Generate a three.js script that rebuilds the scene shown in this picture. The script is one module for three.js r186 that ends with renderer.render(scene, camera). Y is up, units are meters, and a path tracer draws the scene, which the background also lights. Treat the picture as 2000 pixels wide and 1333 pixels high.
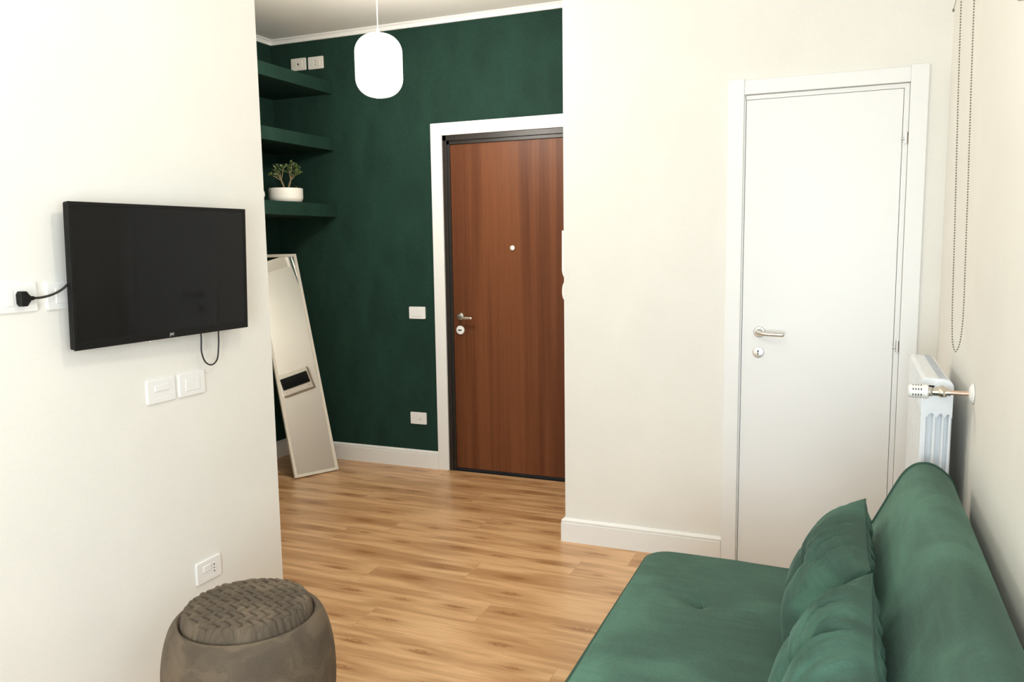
import * as THREE from 'three';
import { RoundedBoxGeometry } from 'three/addons/geometries/RoundedBoxGeometry.js';
import { mergeGeometries, mergeVertices, toCreasedNormals } from 'three/addons/utils/BufferGeometryUtils.js';
import { RectAreaLightUniformsLib } from 'three/addons/lights/RectAreaLightUniformsLib.js';
import { FontLoader } from 'three/addons/loaders/FontLoader.js';
import { TextGeometry } from 'three/addons/geometries/TextGeometry.js';

// ------------------------------------------------------------------ camera, sky, daylight, exposure
const scene = new THREE.Scene();
const D = Math.PI / 180;
const camera = new THREE.PerspectiveCamera(45.734, 2000 / 1333, 0.05, 60);
camera.rotation.order = 'YXZ';
camera.position.set(0, 1.48, 0);
camera.rotation.set(-6.885 * D, 22.617 * D, -0.786 * D);
scene.add(camera);
const renderer = new THREE.WebGLRenderer({ antialias: true });
renderer.toneMapping = THREE.LinearToneMapping;
renderer.toneMappingExposure = 0.755;
renderer.shadowMap.enabled = true;
scene.background = new THREE.Color().setRGB(0.55, 0.72, 1.0);
RectAreaLightUniformsLib.init();
const DAY = 19.5, SIDE = 4.6, CEIL = 1.85, PEND = 4.9;
const WARM = new THREE.Color().setRGB(1.0, 0.94, 0.84), COOL = new THREE.Color().setRGB(0.80, 0.92, 1.0);

// main planes of the place (metres; camera stands at x = 0, z = 0)
const XL = -2.095, ZL = -2.56, XS = -3.68, ZG = -4.64, XH = -1.266, ZW = -3.70, XR = 0.345, ZB = 1.6, H = 2.865;
{ // daylight entering by the window behind the photographer
  const sky = new THREE.RectAreaLight(COOL, DAY, 0.94, 2.0);
  sky.name = 'window_daylight';
  sky.position.set(-0.25, 1.2, ZB - 0.02);
  sky.lookAt(-0.25, 1.2, -5);
  scene.add(sky);
  // and by the window in the right wall, beside the photographer
  const side = new THREE.RectAreaLight(COOL, SIDE, 1.3, 0.98);
  side.name = 'side_window_daylight'; side.position.set(XR - 0.005, 1.49, -0.45); side.lookAt(-5, 1.49, -0.45); scene.add(side);
}

// ------------------------------------------------------------------ helpers
let seed = 7;
const rnd = () => { seed = (seed * 1664525 + 1013904223) >>> 0; return seed / 4294967296; };
const V = (x, y, z) => new THREE.Vector3(x, y, z);
const taken = {};
function numbered(n) { taken[n] = (taken[n] ?? -1) + 1; return taken[n] ? n + '_' + String(taken[n]).padStart(3, '0') : n; }
function mesh(name, geo, mat, parent) {
  const m = new THREE.Mesh(geo, mat); m.name = parent === scene ? numbered(name) : name;
  m.castShadow = m.receiveShadow = true; parent.add(m); return m;
}
function tag(o, label, category, group, kind) {
  o.userData.label = label; o.userData.category = category;
  if (group) o.userData.group = group; if (kind) o.userData.kind = kind; return o;
}
function thing(name, label, category, pos = [0, 0, 0], group, kind) {
  const g = new THREE.Group(); g.name = numbered(name); g.position.set(...pos); scene.add(g);
  return tag(g, label, category, group, kind);
}
const box = (x0, x1, y0, y1, z0, z1) => new THREE.BoxGeometry(x1 - x0, y1 - y0, z1 - z0).translate((x0 + x1) / 2, (y0 + y1) / 2, (z0 + z1) / 2);
const rbox = (x0, x1, y0, y1, z0, z1, r = 0.003, s = 2) => new RoundedBoxGeometry(x1 - x0, y1 - y0, z1 - z0, s, r).translate((x0 + x1) / 2, (y0 + y1) / 2, (z0 + z1) / 2);
const plain = g => { const o = g.index ? g.toNonIndexed() : g.clone(); for (const k of Object.keys(o.attributes)) if (!['position', 'normal', 'uv'].includes(k)) o.deleteAttribute(k); return o; };
const merge = a => mergeGeometries(a.map(plain));
const tube = (pts, r, n = 40, rs = 8, closed = false) => new THREE.TubeGeometry(new THREE.CatmullRomCurve3(pts, closed), n, r, rs, closed);
const cyl = (r0, r1, h, n = 24) => new THREE.CylinderGeometry(r0, r1, h, n);
const lathe = (pts, n = 40) => new THREE.LatheGeometry(pts.map(p => new THREE.Vector2(...p)), n);
const sstep = (a, b, x) => { const t = Math.min(1, Math.max(0, (x - a) / (b - a))); return t * t * (3 - 2 * t); };
const mix = (a, b, t) => a + (b - a) * t;
// uv in metres by the dominant direction of each face
function metricUV(g) {
  const o = g.index ? g.toNonIndexed() : g; const p = o.attributes.position, n = o.attributes.normal, uv = new Float32Array(p.count * 2);
  for (let i = 0; i < p.count; i++) {
    const ax = Math.abs(n.getX(i)), ay = Math.abs(n.getY(i)), az = Math.abs(n.getZ(i));
    if (ax > ay && ax > az) { uv[2 * i] = p.getZ(i); uv[2 * i + 1] = p.getY(i); }
    else if (ay > az) { uv[2 * i] = p.getX(i); uv[2 * i + 1] = p.getZ(i); }
    else { uv[2 * i] = p.getX(i); uv[2 * i + 1] = p.getY(i); }
  }
  o.setAttribute('uv', new THREE.BufferAttribute(uv, 2)); return o;
}
// periodic value noise
function makeNoise(s) {
  const hash = (x, y) => { let h = (x * 374761393 + y * 668265263 + s * 974711) | 0; h = Math.imul(h ^ (h >>> 13), 1274126177); h ^= h >>> 16; return (h >>> 0) / 4294967296; };
  return (x, y, px = 4096, py = 4096) => {
    const xi = Math.floor(x), yi = Math.floor(y), fx = x - xi, fy = y - yi, u = fx * fx * (3 - 2 * fx), v = fy * fy * (3 - 2 * fy);
    const X0 = ((xi % px) + px) % px, X1 = (X0 + 1) % px, Y0 = ((yi % py) + py) % py, Y1 = (Y0 + 1) % py;
    return mix(mix(hash(X0, Y0), hash(X1, Y0), u), mix(hash(X0, Y1), hash(X1, Y1), u), v);
  };
}
function fbm(n, x, y, px, py, oct = 4) { let a = 0, w = 0.5, t = 0; for (let i = 0; i < oct; i++) { a += w * n(x, y, px, py); t += w; x *= 2; y *= 2; px *= 2; py *= 2; w *= 0.5; } return a / t; }
function texture(w, h, fn, srgb = true) {
  const d = new Uint8Array(w * h * 4);
  for (let j = 0; j < h; j++) for (let i = 0; i < w; i++) {
    const c = fn(i / w, j / h), k = 4 * (j * w + i);
    if (typeof c === 'number') d[k] = d[k + 1] = d[k + 2] = Math.max(0, Math.min(255, c * 255));
    else { d[k] = Math.max(0, Math.min(255, c[0])); d[k + 1] = Math.max(0, Math.min(255, c[1])); d[k + 2] = Math.max(0, Math.min(255, c[2])); }
    d[k + 3] = 255;
  }
  const t = new THREE.DataTexture(d, w, h, THREE.RGBAFormat); t.magFilter = THREE.LinearFilter; t.minFilter = THREE.LinearMipmapLinearFilter; t.generateMipmaps = true;
  t.wrapS = t.wrapT = THREE.RepeatWrapping; if (srgb) t.colorSpace = THREE.SRGBColorSpace; t.needsUpdate = true; return t;
}
const std = o => new THREE.MeshPhysicalMaterial(o);
const lin = (r, g, b) => new THREE.Color().setRGB(r, g, b);

// ------------------------------------------------------------------ materials
const nA = makeNoise(1), nB = makeNoise(2), nC = makeNoise(3);
const plasterBump = texture(512, 512, (u, v) => 0.5 * fbm(nA, u * 48, v * 48, 48, 48, 3) + 0.5 * fbm(nB, u * 8, v * 8, 8, 8, 3), false);
const mottle = texture(512, 512, (u, v) => { const k = 249 + 6 * (fbm(nC, u * 6, v * 6, 6, 6, 5) - 0.5) + 2 * (nA(u * 170, v * 170, 170, 170) - 0.5); return [k, k, k]; });
const greenMottle = texture(512, 512, (u, v) => { const k = 222 + 50 * (fbm(nC, u * 10, v * 5, 10, 5, 5) - 0.5) + 26 * (nA(u * 220, v * 220, 220, 220) - 0.5); return [k, k, k]; });
const M = {
  white: std({ color: lin(0.88, 0.857, 0.796), roughness: 0.85, map: mottle, bumpMap: plasterBump, bumpScale: 0.00012 }),
  green: std({ color: lin(0.017, 0.053, 0.038), roughness: 0.8, specularIntensity: 0.35, map: greenMottle, bumpMap: plasterBump, bumpScale: 0.0012 }),
  ceiling: std({ color: lin(0.84, 0.82, 0.76), roughness: 0.9, map: mottle, bumpMap: plasterBump, bumpScale: 0.0008 }),
  trim: std({ color: lin(0.86, 0.85, 0.82), roughness: 0.42 }),
  lacquer: std({ color: lin(0.85, 0.85, 0.835), roughness: 0.38 }),
  plastic: std({ color: lin(0.86, 0.85, 0.82), roughness: 0.35 }),
  ivory: std({ color: lin(0.80, 0.77, 0.70), roughness: 0.35 }),
  hole: std({ color: lin(0.012, 0.012, 0.012), roughness: 0.7 }),
  blackPlastic: std({ color: lin(0.006, 0.006, 0.0055), roughness: 0.45, specularIntensity: 0.4 }),
  cable: std({ color: lin(0.012, 0.011, 0.010), roughness: 0.5 }),
  screen: std({ color: lin(0.006, 0.006, 0.006), roughness: 0.05, specularIntensity: 0.4 }),
  logo: std({ color: lin(0.7, 0.7, 0.7), roughness: 0.3, metalness: 0.6 }),
  steel: std({ color: lin(0.72, 0.70, 0.66), roughness: 0.28, metalness: 1 }),
  brass: std({ color: lin(0.72, 0.66, 0.57), roughness: 0.25, metalness: 1 }),
  copper: std({ color: lin(0.78, 0.55, 0.44), roughness: 0.35, metalness: 1 }),
  darkFrame: std({ color: lin(0.018, 0.014, 0.011), roughness: 0.38 }),
  enamel: std({ color: lin(0.80, 0.82, 0.84), roughness: 0.32 }),
  mirror: std({ color: lin(0.90, 0.90, 0.88), roughness: 0.015, metalness: 1 }),
  mirrorFrame: std({ color: lin(0.80, 0.76, 0.66), roughness: 0.45 }),
  smoked: std({ color: lin(0.008, 0.008, 0.009), roughness: 0.12 }),
  greyFrame: std({ color: lin(0.74, 0.70, 0.63), roughness: 0.35 }),
  ceramic: std({ color: lin(0.82, 0.80, 0.74), roughness: 0.45 }),
  soil: std({ color: lin(0.03, 0.02, 0.012), roughness: 1, bumpMap: plasterBump, bumpScale: 0.004 }),
  bark: std({ color: lin(0.20, 0.15, 0.08), roughness: 0.85 }),
  leafA: std({ color: lin(0.060, 0.100, 0.026), roughness: 0.42 }),
  leafB: std({ color: lin(0.10, 0.14, 0.038), roughness: 0.42 }),
  leafC: std({ color: lin(0.036, 0.065, 0.022), roughness: 0.45 }),
  darkWood: std({ color: lin(0.03, 0.02, 0.015), roughness: 0.5 }),
  chain: std({ color: lin(0.17, 0.155, 0.115), roughness: 0.5 }),
  blind: std({ color: lin(0.55, 0.55, 0.50), roughness: 0.8 }),
  glass: std({ color: lin(1, 1, 1), roughness: 0.02, transmission: 1, thickness: 0 }),
};
// velvets
const sofaMap = texture(1024, 1024, (u, v) => {
  const wx = u * 5 + 1.2 * fbm(nB, u * 4, v * 4, 4, 4, 3), wy = v * 5 + 1.2 * fbm(nC, u * 4, v * 4, 4, 4, 3);
  let p = fbm(nA, wx, wy, 5, 5, 5); p = sstep(0.25, 0.75, p);
  const f = nB(u * 380, v * 380, 380, 380) - 0.5, s = fbm(nC, u * 12, v * 90, 12, 90, 2) - 0.5;
  const k = mix(0.76, 1.07, p) + 0.07 * f + 0.08 * s; return [204 * k, 222 * k, 212 * k];
});
const fineBump = texture(512, 512, (u, v) => 0.6 * nA(u * 256, v * 256, 256, 256) + 0.4 * fbm(nB, u * 20, v * 20, 20, 20, 3), false);
M.sofa = std({ color: lin(0.122, 0.230, 0.182), roughness: 0.85, map: sofaMap, bumpMap: fineBump, bumpScale: 0.0012, sheen: 0.55, sheenRoughness: 0.45, sheenColor: lin(0.30, 0.48, 0.36) });
M.pillow = std({ color: lin(0.084, 0.176, 0.138), roughness: 0.85, map: sofaMap, bumpMap: fineBump, bumpScale: 0.001, sheen: 0.55, sheenRoughness: 0.45, sheenColor: lin(0.30, 0.50, 0.40) });
M.piping = std({ color: lin(0.024, 0.070, 0.046), roughness: 0.8 });
const poufMap = texture(1024, 1024, (u, v) => {
  const wx = u * 9 + 1.6 * fbm(nB, u * 6, v * 6, 6, 6, 3), wy = v * 9 + 1.6 * fbm(nC, u * 6, v * 6, 6, 6, 3);
  const q = fbm(nA, wx, wy, 9, 9, 4), vein = 1 - sstep(0.0, 0.035, Math.abs(q - 0.5)), p = sstep(0.2, 0.8, q);
  const k = mix(0.82, 1.06, p) - 0.07 * vein + 0.06 * (nB(u * 300, v * 300, 300, 300) - 0.5); return [224 * k, 214 * k, 200 * k];
});
M.pouf = std({ color: lin(0.172, 0.140, 0.105), roughness: 0.8, map: poufMap, bumpMap: fineBump, bumpScale: 0.001, sheen: 0.1, sheenRoughness: 0.4, sheenColor: lin(0.40, 0.35, 0.29) });
// oak laminate: a few boards, each with its own grain and knots
function oak(k) {
  const a = makeNoise(20 + k), b = makeNoise(40 + k), r = makeNoise(60 + k), knots = [];
  const nk = 3 + Math.floor(3 * a(3.3, 1.7)); for (let i = 0; i < nk; i++) knots.push([(i + 0.2 + 0.6 * r(i * 3.1, 0.5)) / nk, 0.15 + 0.7 * r(i * 5.7, 9.5), 0.5 + r(i * 2.3, 4.5)]);
  return texture(1024, 160, (u, v) => {
    let yy = v * 0.192, xx = u * 1.285, kn = 0, bend = 0;
    for (const [ku, kv, ks] of knots) {
      const dx = xx - ku * 1.285, dy = yy - kv * 0.192, e = Math.exp(-(dx * dx) / (0.011 * ks) - (dy * dy) / (0.0009 * ks));
      bend += Math.sign(dy) * e * 0.022 * ks; kn += Math.exp(-(dx * dx) / (0.0012 * ks) - (dy * dy) / (0.00012 * ks)) + 0.55 * e;
    }
    const y2 = yy - bend + 0.016 * (fbm(a, xx * 2.2, yy * 9, 4096, 4096, 3) - 0.5);
    const band = fbm(b, xx * 3.4, y2 * 26, 4096, 4096, 4), streak = fbm(r, xx * 6, y2 * 130, 4096, 4096, 3), pore = fbm(a, xx * 30, y2 * 700, 4096, 4096, 2);
    const rings = 0.5 + 0.5 * Math.sin(y2 * 520 + 7 * fbm(b, xx * 1.1, y2 * 14, 4096, 4096, 2));
    let t = 0.22 + 0.34 * sstep(0.25, 0.75, band) + 0.20 * streak + 0.12 * pore + 0.05 * rings;
    t = t - 0.62 * Math.min(1, kn) * (0.45 + 0.55 * (0.5 + 0.5 * Math.sin(kn * 17 + y2 * 700)));
    t = Math.max(0, Math.min(1, t * 1.15 - 0.06));
    return [mix(156, 236, t), mix(109, 194, t), mix(67, 146, t)];
  });
}
const oakBump = texture(512, 256, (u, v) => fbm(nA, u * 30, v * 240, 30, 240, 2), false);
const PLANKS = [0, 1, 2, 3, 4, 5, 6].map(k => std({ map: oak(k), color: lin(1, 1, 1), roughness: 0.32, bumpMap: oakBump, bumpScale: 0.0002 }));
// walnut-coloured laminate of the entrance door, grain upright
const walnutMap = texture(512, 1024, (u, v) => {
  const x = u * 0.83, y = v * 2.07, w = x + 0.02 * (fbm(nA, x * 3, y * 0.8, 4096, 4096, 3) - 0.5);
  const band = fbm(nB, w * 16, y * 0.5, 4096, 4096, 3), st = fbm(nC, w * 120, y * 1.2, 4096, 4096, 3), po = fbm(nA, w * 420, y * 14, 4096, 4096, 2);
  const t = 0.45 * sstep(0.25, 0.75, band) + 0.33 * st + 0.22 * po; return [mix(84, 130, t), mix(46, 79, t), mix(26, 48, t)];
});
M.walnut = std({ map: walnutMap, roughness: 0.42, specularIntensity: 0.45 });

// ------------------------------------------------------------------ setting: floor, walls, ceiling
{
  const f = thing('floor', 'honey oak laminate plank floor', 'floor', [0, 0, 0], null, 'structure');
  mesh('screed', box(XS - 0.1, XR + 0.1, -0.11, -0.011, ZG - 0.1, ZB + 0.1), M.darkWood, f);
  const PW = 0.192, PL = 1.285, gap = 0.0007;
  let row = 0;
  for (let z = ZG; z < ZB; z += PW, row++) {
    const z1 = Math.min(z + PW, ZB), off = [0, 0.43, 0.86, 0.21, 0.64, 1.07][row % 6];
    for (let x = XS - off; x < XR; x += PL) {
      const a = Math.max(x, XS), b = Math.min(x + PL, XR); if (b - a < 0.02) continue;
      const g = new THREE.BoxGeometry(b - a - gap, 0.011, z1 - z - gap), uv = g.attributes.uv, u0 = (a - x) / PL, u1 = (b - x) / PL, fl = rnd() < 0.5, fv = rnd() < 0.5;
      for (let i = 0; i < uv.count; i++) { let U = mix(u0, u1, uv.getX(i)), W = uv.getY(i); uv.setXY(i, fl ? 1 - U : U, fv ? 1 - W : W); }
      g.translate((a + b) / 2, -0.0055, (z + z1) / 2);
      mesh('plank', g, PLANKS[Math.floor(rnd() * PLANKS.length)], f);
    }
  }
}
function wall(name, parts, mat, label) {
  const m = mesh(name, metricUV(merge(parts)), mat, scene); return tag(m, label, 'wall', null, 'structure');
}
wall('wall_left', [box(XL - 0.12, XL, 0, H, ZL, ZB + 0.12)], M.white, 'cream white wall carrying the television');
wall('wall_hall_front', [box(XS, XL - 0.12, 0, H, ZL, ZL + 0.12)], M.white, 'white hall wall behind the television wall corner');
wall('wall_hall_side', [box(XS - 0.12, XS, 0, H, ZG - 0.12, ZL + 0.12)], M.green, 'dark green side wall behind the shelves');
// entrance opening
const E0 = -2.388, E1 = -1.474, ET = 2.157;
wall('wall_hall_back', [box(XS, E0, 0, H, ZG - 0.12, ZG), box(E1, XH, 0, H, ZG - 0.12, ZG), box(E0, E1, ET, H, ZG - 0.12, ZG)], M.green, 'dark green feature wall around the brown entrance door');
wall('wall_landing', [box(E0 - 0.1, E1 + 0.1, 0, ET + 0.1, ZG - 0.2, ZG - 0.121)], M.white, 'plain wall closing the entrance opening behind the door');
wall('wall_hall_right', [box(XH, XH + 0.12, 0, H, ZG, ZW - 0.12)], M.white, 'cream hall wall carrying the intercom and fuse box');
const W0 = -0.440, W1 = 0.203, WT = 2.100;
wall('wall_back', [box(XH, W0, 0, H, ZW - 0.12, ZW), box(W1, XR, 0, H, ZW - 0.12, ZW), box(W0, W1, WT, H, ZW - 0.12, ZW)], M.white, 'white wall around the white interior door');
wall('wall_closet', [box(W0 - 0.1, W1 + 0.1, 0, WT + 0.1, ZW - 0.2, ZW - 0.121)], M.white, 'plain wall closing the opening behind the white door');
const RZ0 = -1.16, RZ1 = 0.26, RY0 = 0.95, RY1 = 2.25;
wall('wall_right', [box(XR, XR + 0.12, 0, H, ZW - 0.12, RZ0), box(XR, XR + 0.12, 0, H, RZ1, ZB + 0.12), box(XR, XR + 0.12, 0, RY0, RZ0, RZ1), box(XR, XR + 0.12, RY1, H, RZ0, RZ1)], M.white, 'white wall behind the sofa and radiator');
const QX0 = -0.78, QX1 = 0.28, QY0 = 0.1, QY1 = 2.3;
wall('wall_rear', [box(XL, QX0, 0, H, ZB, ZB + 0.12), box(QX1, XR, 0, H, ZB, ZB + 0.12), box(QX0, QX1, 0, QY0, ZB, ZB + 0.12), box(QX0, QX1, QY1, H, ZB, ZB + 0.12)], M.white, 'white wall with the window behind the photographer');
{
  const c = mesh('ceiling', metricUV(box(XS - 0.12, XR + 0.12, H, H + 0.12, ZG - 0.2, ZB + 0.12)), M.ceiling, scene);
  tag(c, 'off-white plaster ceiling', 'ceiling', null, 'structure');
  const w = thing('window_1', 'white window behind the photographer', 'window', [0, 0, 0], null, 'structure');
  mesh('window_frame', merge([box(QX0, QX0 + 0.06, QY0, QY1, ZB + 0.04, ZB + 0.1), box(QX1 - 0.06, QX1, QY0, QY1, ZB + 0.04, ZB + 0.1), box(QX0 + 0.06, QX1 - 0.06, QY0, QY0 + 0.06, ZB + 0.04, ZB + 0.1), box(QX0 + 0.06, QX1 - 0.06, QY1 - 0.06, QY1, ZB + 0.04, ZB + 0.1)]), M.lacquer, w);
  mesh('pane', box(QX0 + 0.06, QX1 - 0.06, QY0 + 0.06, QY1 - 0.06, ZB + 0.066, ZB + 0.07), M.glass, w);
}
{
  const w = thing('window_2', 'white window in the right wall beside the photographer', 'window', [0, 0, 0], null, 'structure');
  const f = 0.06, x0 = XR + 0.04, x1 = XR + 0.1;
  mesh('window_frame', merge([box(x0, x1, RY0, RY1, RZ0, RZ0 + f), box(x0, x1, RY0, RY1, RZ1 - f, RZ1), box(x0, x1, RY0, RY0 + f, RZ0 + f, RZ1 - f), box(x0, x1, RY1 - f, RY1, RZ0 + f, RZ1 - f)]), M.lacquer, w);
  mesh('pane', box(XR + 0.066, XR + 0.07, RY0 + f, RY1 - f, RZ0 + f, RZ1 - f), M.glass, w);
}
// baseboards: moulded section swept along a wall, profile = [out from wall, height]
const BB = [[0, 0], [0.0175, 0], [0.0175, 0.096], [0.0135, 0.0985], [0.0135, 0.1005], [0.016, 0.103], [0.016, 0.108], [0.011, 0.114], [0.006, 0.118], [0, 0.118]];
function profileRun(path, prof) { // path: plan points [x,z]; the moulding stands to the left of travel; mitred corners
  const n = path.length, pos = [], idx = [], at = [];
  for (let i = 0; i < n; i++) {
    const a = path[Math.max(0, i - 1)], b = path[i], c = path[Math.min(n - 1, i + 1)];
    const nrm = (p, q) => { const dx = q[0] - p[0], dz = q[1] - p[1], l = Math.hypot(dx, dz); return [dz / l, -dx / l]; };
    const n1 = i ? nrm(a, b) : nrm(b, c), n2 = i < n - 1 ? nrm(b, c) : n1; const k = 1 + n1[0] * n2[0] + n1[1] * n2[1];
    at.push([(n1[0] + n2[0]) / k, (n1[1] + n2[1]) / k]);
  }
  const parts = [];
  for (let i = 0; i < n - 1; i++) for (let j = 0; j < prof.length - 1; j++) {
    const P = (q, w) => [path[q][0] + at[q][0] * prof[w][0], prof[w][1], path[q][1] + at[q][1] * prof[w][0]];
    const A = P(i, j), B = P(i + 1, j), C = P(i + 1, j + 1), E = P(i, j + 1); pos.push(...A, ...B, ...C, ...A, ...C, ...E);
  }
  for (const q of [0, n - 1]) for (let j = 1; j < prof.length - 1; j++) {
    const P = w => [path[q][0] + at[q][0] * prof[w][0], prof[w][1], path[q][1] + at[q][1] * prof[w][0]]; pos.push(...P(0), ...P(j), ...P(j + 1));
  }
  const g = new THREE.BufferGeometry(); g.setAttribute('position', new THREE.Float32BufferAttribute(pos, 3)); g.computeVertexNormals(); g.setAttribute('uv', new THREE.Float32BufferAttribute(new Float32Array(pos.length / 3 * 2), 2)); return g;
}
const baseboard = (side, path, label) => tag(mesh('baseboard_' + side, profileRun(path, BB), M.trim, scene), label, 'baseboard', null, 'structure');
baseboard('left', [[XL, ZL], [XL, ZB]].reverse(), 'white moulded baseboard under the television wall');
baseboard('hall_back', [[-2.466, ZG], [XS, ZG], [XS, ZL]], 'white moulded baseboard along the green walls');
baseboard('back', [[-0.506, ZW], [XH, ZW], [XH, ZG]], 'white moulded baseboard wrapping the white wall corner');
baseboard('right', [[XR, ZB], [XR, ZW]].reverse(), 'white moulded baseboard behind the sofa');
// ceiling trim over the hall
const CO = [[0, H - 0.032], [0.012, H - 0.032], [0.014, H - 0.024], [0.02, H - 0.012], [0.03, H - 0.006], [0.034, H], [0, H]];
tag(mesh('trim_1', profileRun([[XH, ZG], [XS, ZG], [XS, ZL]], CO), M.trim, scene), 'thin white ceiling moulding above the green walls', 'moulding', null, 'structure');

// ------------------------------------------------------------------ doors
function leverHandle(parent, x, y, z, dir, size, mat) {
  const h = new THREE.Group(); h.name = 'handle'; h.position.set(x, y, z); parent.add(h); h.userData.label = 'satin metal lever handle';
  mesh('rosette', lathe([[0, 0], [0.0255 * size, 0], [0.0255 * size, 0.006], [0.022 * size, 0.009], [0, 0.0095]], 32).rotateX(Math.PI / 2), mat, h);
  const L = 0.105 * size;
  mesh('lever', merge([tube([V(0, 0, 0.006), V(0, 0, 0.032), V(dir * 0.006, -0.001, 0.045), V(dir * 0.022, -0.003, 0.051), V(dir * L * 0.55, -0.005, 0.052), V(dir * L, -0.006, 0.05)], 0.0098 * size, 40, 14),
    new THREE.SphereGeometry(0.0098 * size, 14, 10).translate(dir * L, -0.006, 0.05), lathe([[0, 0.008], [0.017 * size, 0.008], [0.013 * size, 0.03], [0, 0.032]], 24).rotateX(Math.PI / 2)]), mat, h);
  return h;
}
{ // entrance door
  const d = thing('door_1', 'brown walnut-finish entrance door in a dark frame with white casing', 'door', [0, 0, 0], null, 'structure');
  const c0 = -2.466, c1 = -1.396, ct = 2.234, zf = ZG + 0.016;
  mesh('casing', rbox(c0, E0, 0, ct, ZG, zf, 0.003), M.trim, d);
  mesh('casing', rbox(E1, c1, 0, ct, ZG, zf, 0.003), M.trim, d);
  mesh('casing', rbox(E0, E1, ET, ct, ZG, zf, 0.003), M.trim, d);
  mesh('frame', merge([rbox(E0, E0 + 0.026, 0, ET, ZG - 0.10, ZG + 0.004, 0.002), rbox(E0 + 0.024, E0 + 0.043, 0, ET - 0.03, ZG - 0.10, ZG - 0.008, 0.002), rbox(E1 - 0.026, E1, 0, ET, ZG - 0.10, ZG + 0.004, 0.002), rbox(E1 - 0.043, E1 - 0.024, 0, ET - 0.03, ZG - 0.10, ZG - 0.008, 0.002),
    rbox(E0, E1, ET - 0.034, ET, ZG - 0.10, ZG + 0.004, 0.002), rbox(E0 + 0.02, E1 - 0.02, ET - 0.056, ET - 0.032, ZG - 0.10, ZG - 0.008, 0.002)]), M.darkFrame, d);
  const lz = ZG - 0.018, l0 = E0 + 0.043, l1 = E1 - 0.043, lt = ET - 0.056, lg = rbox(l0, l1, 0.018, lt, ZG - 0.075, lz, 0.002);
  { const p = lg.attributes.position, uv = lg.attributes.uv; for (let i = 0; i < p.count; i++) uv.setXY(i, (p.getX(i) - l0) / (l1 - l0), p.getY(i) / lt); }
  const leaf = mesh('door_leaf', lg, M.walnut, d); leaf.userData.label = 'walnut-brown door leaf with upright grain';
  mesh('draught_strip', box(l0, l1, 0.0, 0.0175, ZG - 0.07, ZG - 0.022), M.hole, d);
  leverHandle(d, -2.295, 1.018, lz, 1, 0.92, M.steel);
  const k = new THREE.Group(); k.name = 'escutcheon'; k.position.set(-2.297, 0.930, lz); d.add(k); k.userData.label = 'round white lock plate with a dark slot';
  mesh('plate', lathe([[0, 0], [0.029, 0], [0.029, 0.006], [0.026, 0.011], [0.016, 0.013], [0, 0.013]], 40).rotateX(Math.PI / 2), M.plastic, k);
  mesh('keyhole', rbox(-0.013, 0.013, -0.0045, 0.0045, 0.011, 0.0145, 0.0015), M.hole, k);
  mesh('peephole', lathe([[0, 0], [0.0155, 0], [0.0155, 0.004], [0.012, 0.008], [0, 0.008]], 28).rotateX(Math.PI / 2).translate(-1.928, 1.452, lz), M.plastic, d).userData.label = 'white peephole cover';
}
{ // interior door
  const d = thing('door_2', 'white flush interior door with white casing beside the radiator', 'door', [0, 0, 0], null, 'structure');
  const zf = ZW + 0.014;
  mesh('casing', rbox(W0 - 0.066, W0, 0, 2.166, ZW, zf + 0.002, 0.003), M.lacquer, d);
  mesh('casing', rbox(W1, W1 + 0.066, 0, 2.166, ZW, zf + 0.002, 0.003), M.lacquer, d);
  mesh('casing', rbox(W0, W1, WT, 2.160, ZW, zf, 0.003), M.lacquer, d);
  const jz = ZW - 0.004;
  mesh('jamb', merge([box(W0, W0 + 0.006, 0, WT, ZW - 0.12, jz), box(W1 - 0.021, W1 - 0.0015, 0, WT - 0.002, ZW - 0.12, jz), box(W0 + 0.004, W1 - 0.021, WT - 0.020, WT - 0.002, ZW - 0.12, jz), box(W0 + 0.004, W1 - 0.021, 0, WT - 0.02, ZW - 0.12, ZW - 0.06)]), M.lacquer, d);
  const l0 = W0 + 0.008, l1 = W1 - 0.0226, lt = WT - 0.0218, lz = ZW - 0.002;
  mesh('door_leaf', rbox(l0, l1, 0.006, lt, ZW - 0.044, lz, 0.0025), M.lacquer, d);
  for (const y of [1.882, 1.032]) {
    const h = new THREE.Group(); h.name = 'hinge'; h.position.set(W1 - 0.012, y, ZW); d.add(h); h.userData.label = 'small bright metal hinge';
    mesh('knuckle', cyl(0.0062, 0.0062, 0.046, 16).translate(0.004, 0, 0.004), M.steel, h);
    mesh('leaf_pin', cyl(0.004, 0.004, 0.018, 10).rotateZ(Math.PI / 2).translate(-0.006, -0.004, 0.003), M.steel, h);
  }
  leverHandle(d, -0.357, 1.077, lz, 1, 0.95, M.steel);
  const k = new THREE.Group(); k.name = 'escutcheon'; k.position.set(-0.360, 0.986, lz); d.add(k); k.userData.label = 'round metal key plate';
  mesh('plate', lathe([[0, 0], [0.0245, 0], [0.0245, 0.005], [0.022, 0.008], [0, 0.0085]], 36).rotateX(Math.PI / 2), M.steel, k);
  mesh('keyhole', merge([cyl(0.0042, 0.0042, 0.002, 14).rotateX(Math.PI / 2).translate(0, 0.006, 0.009), rbox(-0.002, 0.002, -0.011, 0.006, 0.008, 0.010, 0.0008)]), M.hole, k);
}

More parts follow.
